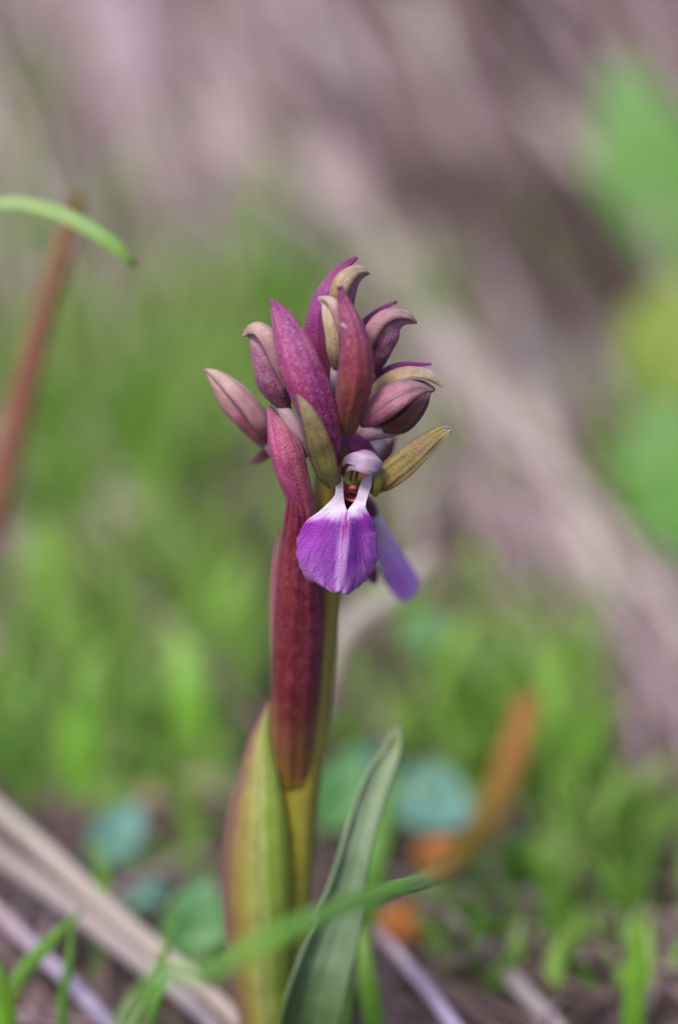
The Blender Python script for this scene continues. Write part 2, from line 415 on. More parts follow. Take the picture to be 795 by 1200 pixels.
M_hoodpink = petal_mat('pale_bud_hood', [(0, c('#b07a86')), (.4, c('#c4949c')), (.75, c('#d2b0aa')), (1, c('#d8c2b4'))], mott=(c('#a2687e'), .4), cell=.55, edge=(c('#93566e'), .75))
M_bronze = petal_mat('bronze_sepal', [(0, c('#8a5064')), (.4, c('#7b4a3e')), (.8, c('#7a3a4a')), (1, c('#8a5a5a'))], mott=(c('#5c2a40'), .4), cell=.5)
M_olive = petal_mat('olive_sepal', [(0, c('#bcb468')), (.3, c('#b0a85c')), (.7, c('#ab9a6c')), (1, c('#b8a48a'))], edge=(c('#7f5a52'), .72), vein=(c('#6d7018'), 3, .7), speck=(c('#64432c'), .55), mott=(c('#8a6f4a'), .5), cell=.45, streak=.3, transl=.35)
M_olive2 = petal_mat('olive_sepal_pale_tip', [(0, c('#bab466')), (.3, c('#ae9e5e')), (.75, c('#a68c60')), (.93, c('#b5a656')), (1, c('#dccbe6'))], edge=(c('#7f5a4a'), .75), vein=(c('#8f9418'), 3, .7), speck=(c('#6a4430'), .55), mott=(c('#8a6844'), .55), cell=.45, streak=.3, transl=.35)
M_ovary = petal_mat('pale_ovary', [(0, c('#cdb0bc')), (.5, c('#c9a3b4')), (1, c('#a55a80'))], cell=.3, streak=.3)
M_stem = petal_mat('olive_stem', [(0, c('#a6b040')), (.3, c('#a0a434')), (.45, c('#a09a38')), (.6, c('#98883a')), (.85, c('#7d6a36')), (1, c('#7e6a2c'))],
                   across=([(0, c('#8f8a3a')), (.45, c('#8c7f2c')), (.62, c('#a09a4c')), (.72, c('#5e3030')), (1, c('#74502e'))], .4), mott=(c('#855c38'), .3), cell=.2, transl=.1)
SAT = 1.1
M_sheath = petal_mat('crimson_sheath', [(.0, c('#9c9834')), (.07, c('#988238')), (.2, c('#8a583c')), (.3, c('#742e34')), (.5, c('#742438')), (.8, c('#802446')), (1, c('#9c3668'))],
                     across=([(0, c('#b05070')), (.15, c('#862848')), (.3, c('#8a4440')), (.42, c('#7c3038')), (.55, c('#5c1828')), (.8, c('#62204a')), (1, c('#7d3a78'))], .5), mott=(c('#8c4a48'), .3), speck=(c('#d89aa0'), .22), cell=.35, streak=1.0, rough=.36, transl=.3, low=(c('#a08a3c'), .34))  # pink-lit left margin and pale glints are painted into the colour
M_sheath2 = petal_mat('pink_sheath_margin', [(0, c('#b5707a')), (1, c('#b86a84'))], cell=.4)
SAT = .95
M_lowsheath = petal_mat('green_purple_sheath', [(0, c('#b5bb40')), (.5, c('#b0ba48')), (.8, c('#b8be60')), (1, c('#9a3a70'))],
                        across=([(0, c('#96406c')), (.16, c('#8c4c62')), (.32, c('#a8884e')), (.45, c('#b5b25a')), (.55, c('#c8d480')), (.7, c('#a8c844')), (1, c('#98bc34'))], .8), mott=(c('#9a8a4e'), .25), cell=.0, transl=.35, streak=.35)
SAT = 1.0
M_leaf = blade_mat('glaucous_leaf', [(0, c('#55703f')), (.5, c('#6c8464')), (.85, c('#768c6c')), (1, c('#b4c298'))], .5, .2, 22, .2)

# stem (runs from the ground up through the buds)
sp = [(331, 1275, 5), (331, 1200, 5), (338, 1060, 5), (346, 950, 5), (355, 870, 5), (363, 800, 5), (371, 720, 5), (381, 640, 5), (389, 560, 5), (394, 500, 5), (400, 430, 5), (402, 390, 5)]
spp = pp(sp); spp[0][2] = base[2]-2
v_, f_, uv_ = tube_data(spp, hwmm([28, 27, 27, 26, 27.5, 28, 27.5, 24, 20, 17, 12, 6], spp), 24, 90, 1, (0, -1, 0), .05)
add_mesh('stem', v_, f_, uv_, M_stem, orchid, loc=base)
# leaf sheaths round the stem
sh = shell('sheath', [(344, 908, 4.6), (345, 850, 3.0), (347, 800, 2.0), (350, 750, 1.8), (352, 690, 1.6), (352, 640, 1.4), (351, 600, .6), (348.5, 575, -.4), (349, 551, -1.5)],
           [26, 28, 29.5, 30, 28.5, 23, 17, 10, .6], face(-.15), M_sheath, orchid, A=[95, 105, 110, 110, 105, 95, 85, 75, 50], nu=52, nv=90, keel=.03, th=.14, wob=.22, seed=3, ribs=.10, nr=6, edge=.03)
shell('sheath', [(325, 800, 5.5), (323, 770, 5), (321.5, 715, 5), (323, 660, 5), (328, 620, 5)], [4, 6, 6.5, 4.5, .8], face(-.8), M_sheath2, orchid, A=60, th=.3, wob=.1)
lo = shell('sheath', [(312, 1265, 3), (311, 1200, 2), (306, 1150, 1.5), (303, 1100, 1), (301, 1050, .6), (300, 1000, .6), (301, 950, 1), (303, 912, 1.5), (305, 868, 2.5), (315, 822, 3.5)],
           [24, 31, 36, 39.5, 40.5, 39, 33, 24, 13.5, .6], face(-.05), M_lowsheath, orchid, A=[85, 85, 80, 78, 75, 72, 70, 68, 65, 50], nu=52, nv=80, keel=.06, th=.4, wob=.12, seed=8, ribs=.055, nr=6, edge=.05)
lo['label'] = 'lower leaf sheath, yellow green with a purple left margin'
# grey-green basal leaf, channelled, its tip hooked
bl = shell('leaf', [(350, 1268, -7), (361, 1195, -9), (375, 1142, -9), (395, 1080, -7), (409, 1025, -5), (419, 985, -3), (430, 948, 0), (444, 910, 3), (458, 882, 5), (466, 854, 5.5)],
           [34, 36, 33, 27, 18.5, 16.5, 16, 14.5, 9.5, 2.4], face(.1, .0), M_leaf, orchid, A=[-60, -60, -60, -62, -62, -60, -55, -50, -45, -35], nu=26, nv=80, th=.55, wob=.35, seed=5, roll=.12, ribs=.08, nr=5)
bl['label'] = 'grey green channelled leaf with a hooked tip'

# ---- bracts
br = shell('bract', [(384, 552, -1), (381, 520, -2.2), (375, 490, -3.2), (365, 461, -3.8), (353, 430, -3.6), (341, 398, -2.6), (327, 366, -1), (316.5, 350, 0)],
           [15, 20, 23, 25, 24.5, 20, 10.5, 1.0], face(-.15, .1), M_bractA, orchid, A=[75, 78, 80, 80, 78, 74, 66, 50], nu=44, nv=64, keel=.04, wob=.25, seed=1, ribs=.07, nr=5, edge=.07)
br['label'] = 'large magenta bract standing left of centre'
shell('bract', [(407, 503, -1), (412, 470, -3), (416, 445, -4), (417.5, 420, -4.4), (416, 398, -4.2), (410, 373, -3.4), (402, 351, -2.2), (399, 336, -1.5)],
      [11, 19, 21.5, 20, 17, 12.5, 7.2, .6], face(.12), M_bractE, orchid, A=[80, 85, 85, 82, 80, 76, 70, 40], nu=44, nv=60, keel=.05, wob=.25, seed=2, skew=-.05, ribs=.06, nr=4, edge=.08)
shell('bract', [(392, 462, 5), (384, 440, 4.4), (374, 408, 4), (373, 375, 4.2), (382, 345, 4.8), (398, 318, 6), (417.5, 300, 7)],
      [6, 11, 14.5, 14.5, 12.5, 8, .6], face(-.75, .1), M_topbract, orchid, A=[80, 95, 100, 98, 90, 75, 50], nu=40, nv=56, wob=.2, seed=4, ribs=.05, nr=5, edge=.08)
shell('bract', [(360, 640, 2), (357, 612, 1), (352, 585, .4), (343, 555, 0), (336.5, 530, .2), (328, 505, 1), (315, 476, 2.6)],
      [15, 16, 17.5, 19, 20.5, 16, 3], face(-.25), M_bractD, orchid, A=[80, 80, 80, 80, 78, 74, 60], nu=40, nv=56, keel=.05, wob=.25, seed=6, ribs=.07, nr=4, edge=.05)
shell('bract', [(426, 466, 7), (434, 452, 6.5), (447, 440, 6), (462, 432, 5.5), (480, 428, 5.5), (506, 426.5, 5.5)], [9, 9, 8, 7, 5, .5], face(-.2, .9), M_rim, orchid, A=65, th=.3, wob=.12, seed=7)
shell('bract', [(422, 398, 8), (429, 382, 8), (440, 370, 8), (452, 361, 8.5), (465, 352.5, 9)], [10, 10, 7.5, 5, .5], face(-.5, .7), M_rim, orchid, A=65, th=.3, wob=.12, seed=9)
shell('bract', [(320, 524, 9), (312, 531, 9.5), (303, 538, 10), (292.5, 544, 10.5)], [7, 7, 5.5, .5], face(0, .4), M_bronze, orchid, A=60, th=.3)
shell('bract', [(440, 547, 2.2), (431, 537, 1.2), (421, 526, .6), (410, 514, .4), (398.5, 502.5, .6)], [9, 14, 14.5, 9.5, .8], face(.1, .2), M_rim, orchid, A=[70, 70, 70, 65, 50], th=.3, nu=22, nv=40, wob=.12, seed=10)

# ---- buds: a body (the near lateral sepal closed round it), a hood and an ovary
def bud(body, bw, mat, hood=None, hw=None, hf=None, hmat=None, ov=None, ow=None, extra=(), flat=.85, hA=80, seed=0, label=None, bf=(0, -1, .2)):
    P = pp(body); h = hwmm(bw, P)
    v, f, uv = tube_data(P, h, 32, 44, flat, bf, .12, seed)
    b = add_mesh('flower_bud', v, f, uv, mat, orchid, loc=P[0])
    if label: b['label'] = label
    if hood: shell('hood', hood, hw, hf, hmat, b, A=hA, th=.25, nu=32, nv=44, wob=.18, seed=seed, ribs=.05, nr=3, edge=.12)
    for (p, w_, fc, m, A) in extra: shell('sepal', p, w_, fc, m, b, A=A, th=.3, nu=24, nv=44, wob=.18, seed=seed+2, keel=.04, ribs=.05, nr=3, edge=.1)
    if ov: tube('ovary', ov, ow, M_ovary if not isinstance(ov[0], str) else None, b)
    return b
# left bud, nodding left
bud([(341, 480, 1.5), (334, 474, 1.2), (322, 453, .8), (313, 428, .6), (305, 404, .8), (296, 392, 1.2), (285, 392, 1.6)], [2, 9, 17, 16.5, 12.5, 7.5, 1.5], M_pinkdark,
    [(336, 452, -1.2), (327, 425, -1.5), (317, 402, -1.2), (306, 388, -.6), (295, 386, 0), (284.5, 393, .6)], [6, 11, 13, 11, 7.5, 1.2], face(.45, .55), M_hoodpink,
    ov=[(329, 476, 1.2), (338, 488, 1), (348, 505, 1), (360, 532, 1.6)], ow=[7, 8.5, 9, 8], seed=1, label='plum and pink bud with a beak nodding left')
# far left bud, pale, turned away
bud([(318, 526, 8), (309, 515, 8), (302, 500, 7.6), (287, 481, 7.2), (269, 461, 7.4), (253, 444, 7.8), (240.5, 433, 8.2)], [2, 10, 17, 19.5, 16.5, 9, 1], M_pink,
    [(312, 508, 5.6), (302, 492, 5.2), (288, 472, 5.2), (272, 455, 5.8), (255, 440, 6.8), (240.5, 432.5, 8)], [7, 13, 14, 12, 7, 1], face(.5, .7), M_hoodpink,
    ov=[(314, 520, 8), (326, 534, 7), (345, 552, 6)], ow=[6, 7, 7], seed=2, label='pale pink pointed bud, farthest left')
# right upper bud
bud([(437, 443, 6), (440, 430, 5.6), (446, 411, 5), (451, 393, 4.8), (460, 379, 5), (473, 374, 5.4), (488, 378, 6)], [2, 8, 14, 17, 13.5, 8, 1.6], M_pinkdark,
    [(432, 405, 4), (437, 389, 3.4), (447, 375, 3.2), (461, 368.5, 3.8), (476, 370, 4.8), (488.5, 378, 6)], [8, 11, 10, 8.5, 6.5, 1.8], face(-.35, .75), M_hoodpink,
    ov=[(440, 432, 6), (430, 448, 6), (416, 470, 6)], ow=[6, 7, 7], seed=3, label='plum bud with a beak pointing right, upper right')
# right middle bud, the largest: two pale sepals over a bronze one
bud([(428, 494, 3), (440, 488, 3), (458, 476, 3), (476, 464, 3), (494, 457, 3.2), (510, 456, 3.6)], [3, 14, 19, 18, 12, 2], M_bronze,
    [(424, 478, 3), (437, 461, 2.6), (457, 446, 2.6), (480, 438, 3), (504, 441, 3.4), (519.5, 453, 3.6)], [6, 9, 10.5, 9.5, 7.5, 1.8], face(-.1, .85), M_cream,
    ov=[(474, 500, 4), (458, 503, 3.5), (440, 506, 3.5), (420, 514, 5.5)], ow=[7, 10, 10, 8], hA=75, seed=4,
    extra=[([(424, 496, -.2), (436, 486, -1.6), (455, 471, -2.4), (473, 460, -2.2), (491, 455.5, -1), (507.5, 457, .8)], [6, 14.5, 18, 15.5, 9, 1], face(-.1, .3), M_pink, [70, 75, 75, 72, 65, 50]),
           ([(450, 503, 2.4), (468, 499, 1.4), (483, 487, 1), (495, 472, 1.4), (504, 459, 2.2)], [5, 12, 12, 9, 1.5], face(.35, -.45), M_bronze, 75)], label='largest bud at right, pink and cream with a bronze underside')
# top bud
bud([(398, 385, 6), (399, 365, 5.6), (402, 347, 5.4), (408, 332, 5.6), (419, 323, 6), (431.5, 320, 6.4)], [6, 14, 14.5, 12.5, 8, 1.8], M_pinkdark,
    [(394, 362, 3.4), (397, 343, 2.8), (404, 328, 3), (415, 318.5, 4), (425, 317, 5), (432.5, 320.5, 6.2)], [8, 11.5, 11, 8, 6, 2], face(-.2, .6), M_cream, seed=5, label='cream hooded bud at the very top')
# cream bud folded in the violet bract
bud([(398, 446, 3.6), (396, 432, 2), (393, 412, .8), (391, 390, .6), (388, 368, 1), (383, 355, 1.4), (373.5, 349.5, 1.8)], [3, 6.5, 9.5, 10.5, 10, 7.5, 1.8], M_cream,
    [(402, 400, -.8), (399, 380, -1.2), (394, 362, -.8), (386, 351.5, 0), (374, 348.5, 1.2)], [5, 7, 8, 6, 1.5], face(.5, .4), M_hoodpink,
    ov=[(394, 430, 2), (393, 445, 2), (396, 462, 3)], ow=[6, 6.5, 6], seed=6, label='slim cream bud folded inside the violet bract')

# ---- the open flower: throat, lip, sepals, hood
def fan_mat():
    s = NT('violet_lip'); u, v = s.uv(); obj = s.tc.outputs['Object']
    x = s.math('SUBTRACT', u, .5); ax = s.math('MULTIPLY', s.math('ABSOLUTE', x), 2.0)
    uf = s.n('ShaderNodeUVMap', uv_map='fan'); sf = s.n('ShaderNodeSeparateXYZ'); s.l(uf.outputs[0], sf.inputs[0])
    fa = s.math('ADD', sf.outputs[0], s.math('MULTIPLY', s.math('SUBTRACT', s.noise(obj, 260., 2.), .5), .05)); fr = sf.outputs[1]
    ray1 = s.noise(s.comb(s.math('MULTIPLY', fa, 38.0), s.math('MULTIPLY', fr, 2.2)), 1., 4., .6)
    ray2 = s.noise(s.comb(s.math('MULTIPLY', fa, 12.0), s.math('MULTIPLY', fr, 1.6), 4.0), 1., 3.)
    mott = s.noise(obj, 420., 3.)
    vv = s.math('ADD', v, s.math('ADD', s.math('MULTIPLY', s.math('SUBTRACT', ray2, .5), .16), s.math('MULTIPLY', s.math('SUBTRACT', mott, .5), .1)))
    fine = s.noise(s.comb(s.math('MULTIPLY', fa, 80.0), s.math('MULTIPLY', fr, 4.0), 9.0), 1., 2., .5)
    vb = s.math('ADD', vv, s.math('MULTIPLY', s.math('SUBTRACT', ray1, .5), .12))
    pur = s.ramp(vb, [(.20, c('#d6c4dc', .8)), (.32, c('#e6daee', .85)), (.375, c('#d4aae4', .85)), (.44, c('#a82cc2')), (.58, c('#b84ed0')), (.85, c('#c27ade')), (1, c('#cc94e4'))])
    # deep patches on both sides of the pale mid stripe, stronger on the right, where shade is painted in
    side = s.math('MULTIPLY', s.maprange(ax, .05, .2), s.maprange(ax, .75, .3))
    deep = s.math('MULTIPLY', s.math('MULTIPLY', side, s.maprange(vb, .36, .45)), s.maprange(vb, 1.05, .66))
    deep = s.math('MULTIPLY', deep, s.maprange(u, .3, .62, .55, 1.0))
    col = s.mix(deep, pur, c('#6a0c90'))
    col = s.mix(s.math('MULTIPLY', s.maprange(ray1, .5, .66), s.maprange(vb, .4, .5, 0., .45)), col, c('#8a2fa6'))
    col = s.mix(s.math('MULTIPLY', s.maprange(fine, .53, .62), s.maprange(vb, .42, .55, 0., .6)), col, c('#6c2a98'))
    mid = s.math('MULTIPLY', s.maprange(ax, .2, .03), s.maprange(vb, .42, .6))
    col = s.mix(s.math('MULTIPLY', mid, .7), col, c('#dfaeea', .8))
    # thin magenta lines below the spur mouth
    ln = s.maprange(s.math('ABSOLUTE', s.math('SUBTRACT', ax, .03)), .035, .01)
    col = s.mix(s.math('MULTIPLY', s.math('MULTIPLY', ln, s.maprange(v, .30, .36)), s.maprange(v, .72, .4)), col, c('#b0268c'))
    # browned margin
    col = s.mix(s.math('MULTIPLY', s.math('MULTIPLY', s.maprange(ax, .84, 1.0), s.maprange(mott, .35, .6)), s.maprange(v, .45, .6, 0., .75)), col, c('#a87f9a'))
    vo = s.n('ShaderNodeTexVoronoi'); vo.inputs['Scale'].default_value = 4300.; s.l(obj, vo.inputs['Vector'])
    nm = s.bump(ray1, .5, .0006); nm = s.bump(fine, .4, .0003, nm); nm = s.bump(s.math('SUBTRACT', 1., vo.outputs['Distance']), .45, .00014, nm)
    s.p.inputs['Sheen Weight'].default_value = .08
    return s.finish(col, .38, nm, .38, .5)
M_lip = fan_mat()
def fan_lip(name, Lp, Mp, Rp, hole, mat, parent, nv=64, nu=22, ydep=None, seed=0, bulge=1.1):
    """Lp, Mp, Rp: left margin, middle, right margin from the throat down; hole(t): half gap between the two arms; depth from ydep(t, u)"""
    L = spline(Lp, nv); M = spline(Mp, nv); Rr = spline(Rp, nv); verts, uvs, faces, idx, fan = [], [], [], {}, []
    for j in range(nv):
        t = j/(nv-1); gl = hole(t)
        for side in (-1, 1):
            O = L[j] if side < 0 else Rr[j]
            I = M[j]+np.array([side*gl, 0])
            for i in range(nu+1):
                q = i/nu                                   # 0 at the middle, 1 at the margin
                if i == 0 and gl == 0 and side == 1: idx[(j, 1, 0)] = idx[(j, -1, 0)]; continue
                p = I+(O-I)*q
                # lower rows sag between middle and margin so the end is round
                tip = max(0, (t-.8)/.2); p = p+np.array([0, 1])*tip*6*math.sin(q*math.pi)*.7
                if t > .35: p = p+np.array([side*1.0, .8])*q**5*2.6*mnoise.noise(Vector((t*17+seed, side*3.1, 0)))+np.array([side*1., .6])*q**6*1.4*mnoise.noise(Vector((t*48+seed, side*7.1, 2)))
                u = side*q
                y = ydep(t, u)
                fan.append((math.atan2(p[0]-406, p[1]-578)/3.2+.5, math.hypot(p[0]-406, p[1]-578)/120)); idx[(j, side, i)] = len(verts); verts.append(W(p[0], p[1], y)); uvs.append((.5+.5*u, t))
    for j in range(nv-1):
        for side in (-1, 1):
            for i in range(nu):
                a, b, cc, d = idx[(j, side, i)], idx[(j, side, i+1)], idx[(j+1, side, i+1)], idx[(j+1, side, i)]
                faces.append((a, b, cc, d) if side < 0 else (a, d, cc, b))
    o = add_mesh(name, verts, faces, uvs, mat, parent, loc=verts[0]); solid(o, .28, 0.0)
    me = o.data; ul = me.uv_layers.new(name='fan'); ix = np.empty(len(me.loops), dtype=np.int32); me.loops.foreach_get('vertex_index', ix)
    ul.data.foreach_set('uv', np.array(fan)[ix].ravel()); me.uv_layers.active_index = 0
    return o
# throat of the flower: a hollow cup, reddish, with the stigma at its foot
def throat_mat():
    s = NT('throat'); u, v = s.uv(); obj = s.tc.outputs['Object']
    col = s.ramp(v, [(0, c('#a8484e')), (.3, c('#b8505a')), (.6, c('#a04a44')), (.85, c('#6d3430')), (1, c('#7d443a'))])
    ln = s.noise(s.comb(s.math('MULTIPLY', u, 14.), v), 1., 2.)
    col = s.mix(s.maprange(ln, .52, .66, 0., .35), col, c('#a86a3c'))
    return s.finish(col, .3, s.bump(s.noise(obj, 1800., 3.), .4, .0003), .1, .6)
M_throat = throat_mat()
M_white = petal_mat('white_petal', [(0, c('#d8cfa0', .85)), (.3, c('#e0d8d8', .85)), (1, c('#e6dcee', .85))], cell=.3, streak=.15, transl=.3)
M_hoodlilac = petal_mat('lilac_hood', [(0, c('#945072')), (.25, c('#b07a9c')), (.55, c('#c8a8c4')), (.85, c('#bd98be')), (1, c('#a880a8'))], across=([(0, c('#8a5a9c')), (.35, c('#c0a0d0')), (.65, c('#d8c6de')), (.9, c('#c8b0cc')), (1, c('#b8ac88'))], .5), mott=(c('#a986b8'), .45), cell=.3, streak=.2, transl=.3, rough=.35)
M_flange = petal_mat('yellow_green_petal', [(0, c('#b0a84e')), (.5, c('#a8a04a')), (1, c('#98853e'))], cell=.3, streak=.2, transl=.3)
M_anther = petal_mat('anther', [(0, c('#a06a3a')), (1, c('#8a5a34'))], cell=.2)
M_spur = petal_mat('spur', [(0, c('#6a5a3a')), (.5, c('#6d4a3e')), (1, c('#7a4a5a'))], cell=.2, transl=.1)
fl = shell('flower', [(413, 582, -3.2), (414, 575, -2.4), (415, 562, -1.2), (416, 550, -1.2), (418, 541, -2.0)], [9, 14, 16, 16, 13], face(), M_throat, orchid, A=[-75, -75, -78, -78, -75], nu=24, nv=30, th=.3)
fl['label'] = 'open flower with a violet fan-shaped lip'
tube('stigma', [(408, 573, -2.4), (412, 571.5, -3.0), (416, 571.5, -3.0), (420, 573, -2.4)], [1.2, 3.2, 3.2, 1.2], M_throat, fl, 12, 12)
tube('anther', [(417, 564, -1.8), (418, 558, -2.2), (419.5, 551, -2.6)], [1.2, 2.2, 1.6], M_anther, fl, 10, 12)
tube('anther', [(411, 563, -1.7), (412, 557, -2.1), (413.5, 551, -2.5)], [1.2, 2.0, 1.4], M_anther, fl, 10, 12)
Lp = [(396, 553), (393.5, 566), (392, 581), (374.5, 599), (358.5, 612), (349.5, 630), (348.5, 649), (354, 670), (367, 682), (385, 688)]
Mp = [(414, 560), (412, 570), (410, 585), (407, 600), (405.5, 614), (404, 630), (402, 648), (400, 668), (398.5, 684), (398, 692.5)]
Rp = [(437.5, 556), (436, 568), (431, 583), (429, 595), (435, 607), (440, 622), (442, 641), (439, 662), (428, 680), (414, 691)]
def hole(t):
    k = [(0, 12), (.11, 10), (.2, 8), (.26, 5.2), (.3, 2), (.325, 0), (1, 0)]
    h = float(np.interp(t, [a for a, _ in k], [b for _, b in k])); return h
def ydep(t, u):
    y = np.interp(t, [0, .15, .3, .45, .7, 1], [-2.2, -3.6, -5.0, -6.3, -7.5, -8.2])
    open_ = min(1, max(0, (t-.3)/.25))
    y += open_*(2.3*u*u-.0)+open_*(.3*math.exp(-((u-.03)/.14)**2)*max(0, 1-t*1.1))
    y -= open_*.35*math.exp(-((u+.12)/.35)**2)
    y += .35*max(0, (t-.5))*2*abs(u)**2*math.sin(u*13+1.5)+.22*max(0, t-.72)*3.5*math.sin(u*11)
    return y
lipo = fan_lip('lip', Lp, Mp, Rp, hole, M_lip, fl, ydep=ydep)
tube('spur', [(411, 589, -3.4), (411, 590, -1.5), (409, 596, 1.0), (405, 612, 2.5), (402, 632, 3)], [12, 11, 9, 7, 3], M_spur, fl, 18, 20, caps=False)
shell('petal', [(391, 572, -2.6), (391, 562, -3.4), (394, 554, -3.4), (399, 548, -2.8)], [5, 7, 6, 1.5], face(-.5), M_flange, fl, A=70, th=.3, nu=14, nv=20)
shell('petal', [(440, 580, -2.4), (443, 570, -3.2), (443.5, 560, -3.2), (443, 552, -2.6)], [4, 6, 5.5, 1.5], face(.5), M_flange, fl, A=70, th=.3, nu=14, nv=20)
shell('hood', [(403, 546, -2.2), (410, 539.5, -3.6), (420, 538, -4.8), (431, 541, -5.2), (440, 546, -4.8), (445, 551, -4.2)], [3, 7, 11.5, 13, 10.5, 2.5], face(.15, .7), M_hoodlilac, fl, A=[60, 70, 78, 80, 78, 70], th=.3, nu=30, nv=40, wob=.3, seed=31, ribs=.1, nr=2, edge=.15)
shell('petal', [(406, 552, -3.4), (414, 547, -4.8), (424, 547, -5.8), (434, 551, -5.6), (441, 556, -4.6)], [2, 5.5, 7.5, 7, 1.5], face(.1, .35), M_hoodlilac, fl, A=70, th=.25, nu=20, nv=30, wob=.2, seed=33, edge=.12)
shell('sepal', [(394, 574, -2), (388, 562, -3.6), (382, 546, -5.2), (375.5, 525, -6.6), (368.5, 503, -7.4), (359, 479, -7.4), (348.5, 461.5, -6.8)], [4, 12, 15.5, 16, 13, 8, .8], face(-.2), M_olive, fl, A=[45, 45, 44, 42, 40, 40, 35], th=.25, nu=26, nv=50, wob=.25, seed=11, keel=-.05, ribs=.06, nr=4, edge=.14)
shell('sepal', [(436, 577, -1.6), (446, 566, -2.4), (458, 555, -3.0), (473, 543, -3.4), (490, 528, -3.4), (508, 513.5, -3), (521, 505, -2.4), (528.5, 502.5, -2)], [4, 12.5, 16, 16.5, 14.5, 10.5, 7, 1.5], face(.1, .05), M_olive2, fl, A=[50, 50, 48, 46, 45, 45, 45, 40], th=.25, nu=26, nv=50, wob=.25, seed=12, keel=-.05, ribs=.06, nr=4, edge=.14)
tube('ovary', [(414, 560, -.6), (404, 575, 1.5), (396, 600, 3)], [11, 11, 9], M_stem, fl)

# ---- second open flower, half hidden behind
M_lip2 = petal_mat('violet_side_lip', [(0, c('#e4daee', .85)), (.2, c('#dccbea', .85)), (.36, c('#d8b0f4', .95)), (.7, c('#d090f6', .95)), (1, c('#d8a4f6', .95))], across=([(0, c('#d094f4')), (.4, c('#e0b8f8')), (.65, c('#c868ec')), (1, c('#d8a8f4'))], .3), cell=.4, transl=.3)
f2 = shell('flower', [(437, 604, 9), (443, 618, 9.5), (450, 638, 10.5), (459, 658, 12), (470, 677, 13.5), (480, 690, 14.5), (485, 696, 14.8)], [8, 11, 15, 18.5, 21, 18, 11], face(.25, .25), M_lip2, orchid, A=[60, 60, 55, 50, 45, 42, 40], nu=24, nv=44, wob=.3, seed=14, ruffle=.12, rfreq=2)
f2['label'] = 'second violet flower behind at right, seen from the side'
tube('ovary', [(437, 606, 10), (431, 592, 8), (418, 582, 6)], [9, 9, 8], M_rim, f2)
shell('sepal', [(444, 545, 12), (449, 536, 12), (456, 525, 12), (464, 512, 12)], [7, 8, 7, 1], face(.3), M_bronze, f2, A=60)
shell('hood', [(430, 545, 9), (438, 530, 9), (446, 520, 9), (450, 512, 9)], [7, 9, 7, 2], face(.2, .4), M_hoodlilac, f2, A=80)
tube('spur', [(430, 660, 10), (436, 672, 10), (441, 684, 10)], [7, 9, 3], M_rim, f2)
tube('husk', [(399.5, 379, -6.3), (403, 381.5, -6.5), (407, 385, -6.6)], [.7, 1.3, .6], M_white, orchid, 8, 8)
# ------------------------------------------------------------------ single blades, stalks and leaves round it
def blade(name, label, cat, pts, hw, mat, facing=None, A=28, group=None, th=.25, root=True, nu=8, nv=46, wob=.25, seed=0, keel=0.):
    P = pp(pts); h = hwmm(hw, P)
    if root: P[0][2] = ground_z(P[0][0], P[0][1])-1.5
    v, f, uv = shell_data(P, h, face() if facing is None else facing, A, nu=nu, nv=nv, wob=wob, seed=seed, keel=keel)
    o = add_mesh(name, v, f, uv, mat, loc=P[0]); solid(o, th, 0.0); return tag(o, label, cat, group)
def stalk(name, label, cat, pts, hw, mat, group=None, root=True, nu=10, nv=40, flat=.7):
    P = pp(pts); h = hwmm(hw, P)
    if root: P[0][2] = ground_z(P[0][0], P[0][1])-1
    v, f, uv = tube_data(P, h, nu, nv, flat, face(), .12, hw[0]); o = add_mesh(name, v, f, uv, mat, loc=P[0]); return tag(o, label, cat, group)
B_green = blade_mat('grass_green', [(0, c('#6ca030')), (.6, c('#80b83c')), (1, c('#94c054'))])
B_deep = blade_mat('grass_deep', [(0, c('#5c9030')), (.6, c('#6ca43c')), (1, c('#80b04c'))])
B_fresh = blade_mat('grass_pale', [(0, c('#6f9c44')), (.5, c('#94b470')), (.78, c('#bccfae')), (.9, c('#a4c47c')), (1, c('#8cb858'))])  # whitish stretch towards the tip is a painted highlight
B_wither = blade_mat('grass_withered', [(0, c('#74b444')), (.5, c('#80b852')), (.6, c('#8ab472')), (.68, c('#b8904a')), (.82, c('#a88a34')), (1, c('#a8713a'))], transl=.3)
B_ytip = blade_mat('grass_yellow_base', [(0, c('#b5a04a')), (.35, c('#9a9a3a')), (.55, c('#6ba034')), (1, c('#6fa638'))])
B_red = blade_mat('russet_stalk', [(0, c('#8f6a4c')), (.3, c('#a57464')), (.7, c('#a86c60')), (.92, c('#9c7458')), (1, c('#94704e'))], .55, .15)
B_straw = blade_mat('pale_straw', [(0, c('#a89a94')), (.5, c('#b8aaa4')), (1, c('#c2b8b4'))], .5, .15, 26, .5)
B_grey = blade_mat('grey_straw', [(0, c('#948794')), (.5, c('#a89a9e')), (1, c('#b5a6a4'))], .55, .1, 26, .5)
B_mauve = blade_mat('mauve_straw', [(0, c('#8f84a4')), (.5, c('#a596b8')), (1, c('#b59ca4'))], .45, .1, 20, .4)
B_tan = blade_mat('tan_straw', [(0, c('#a08a70')), (.5, c('#b39c84')), (1, c('#a48e7c'))], .55, .1, 26, .5)
B_blue = blade_mat('blue_green_leaf', [(0, c('#588868')), (.5, c('#64988c')), (1, c('#78aaa8'))], .5, .3, 10, .3, .4)
B_teal = blade_mat('green_teal_leaf', [(0, c('#5a9048')), (.5, c('#60985a')), (1, c('#70a074'))], .5, .3, 10, .2)
B_lime = blade_mat('lime_leaf', [(0, c('#6fa838')), (.5, c('#80b840')), (1, c('#93bd58'))], .45, .4, 10, .2)
B_broad = blade_mat('broad_green_leaf', [(0, c('#629c3c')), (.5, c('#70a84e')), (1, c('#80b068'))], .45, .4, 12, .2)
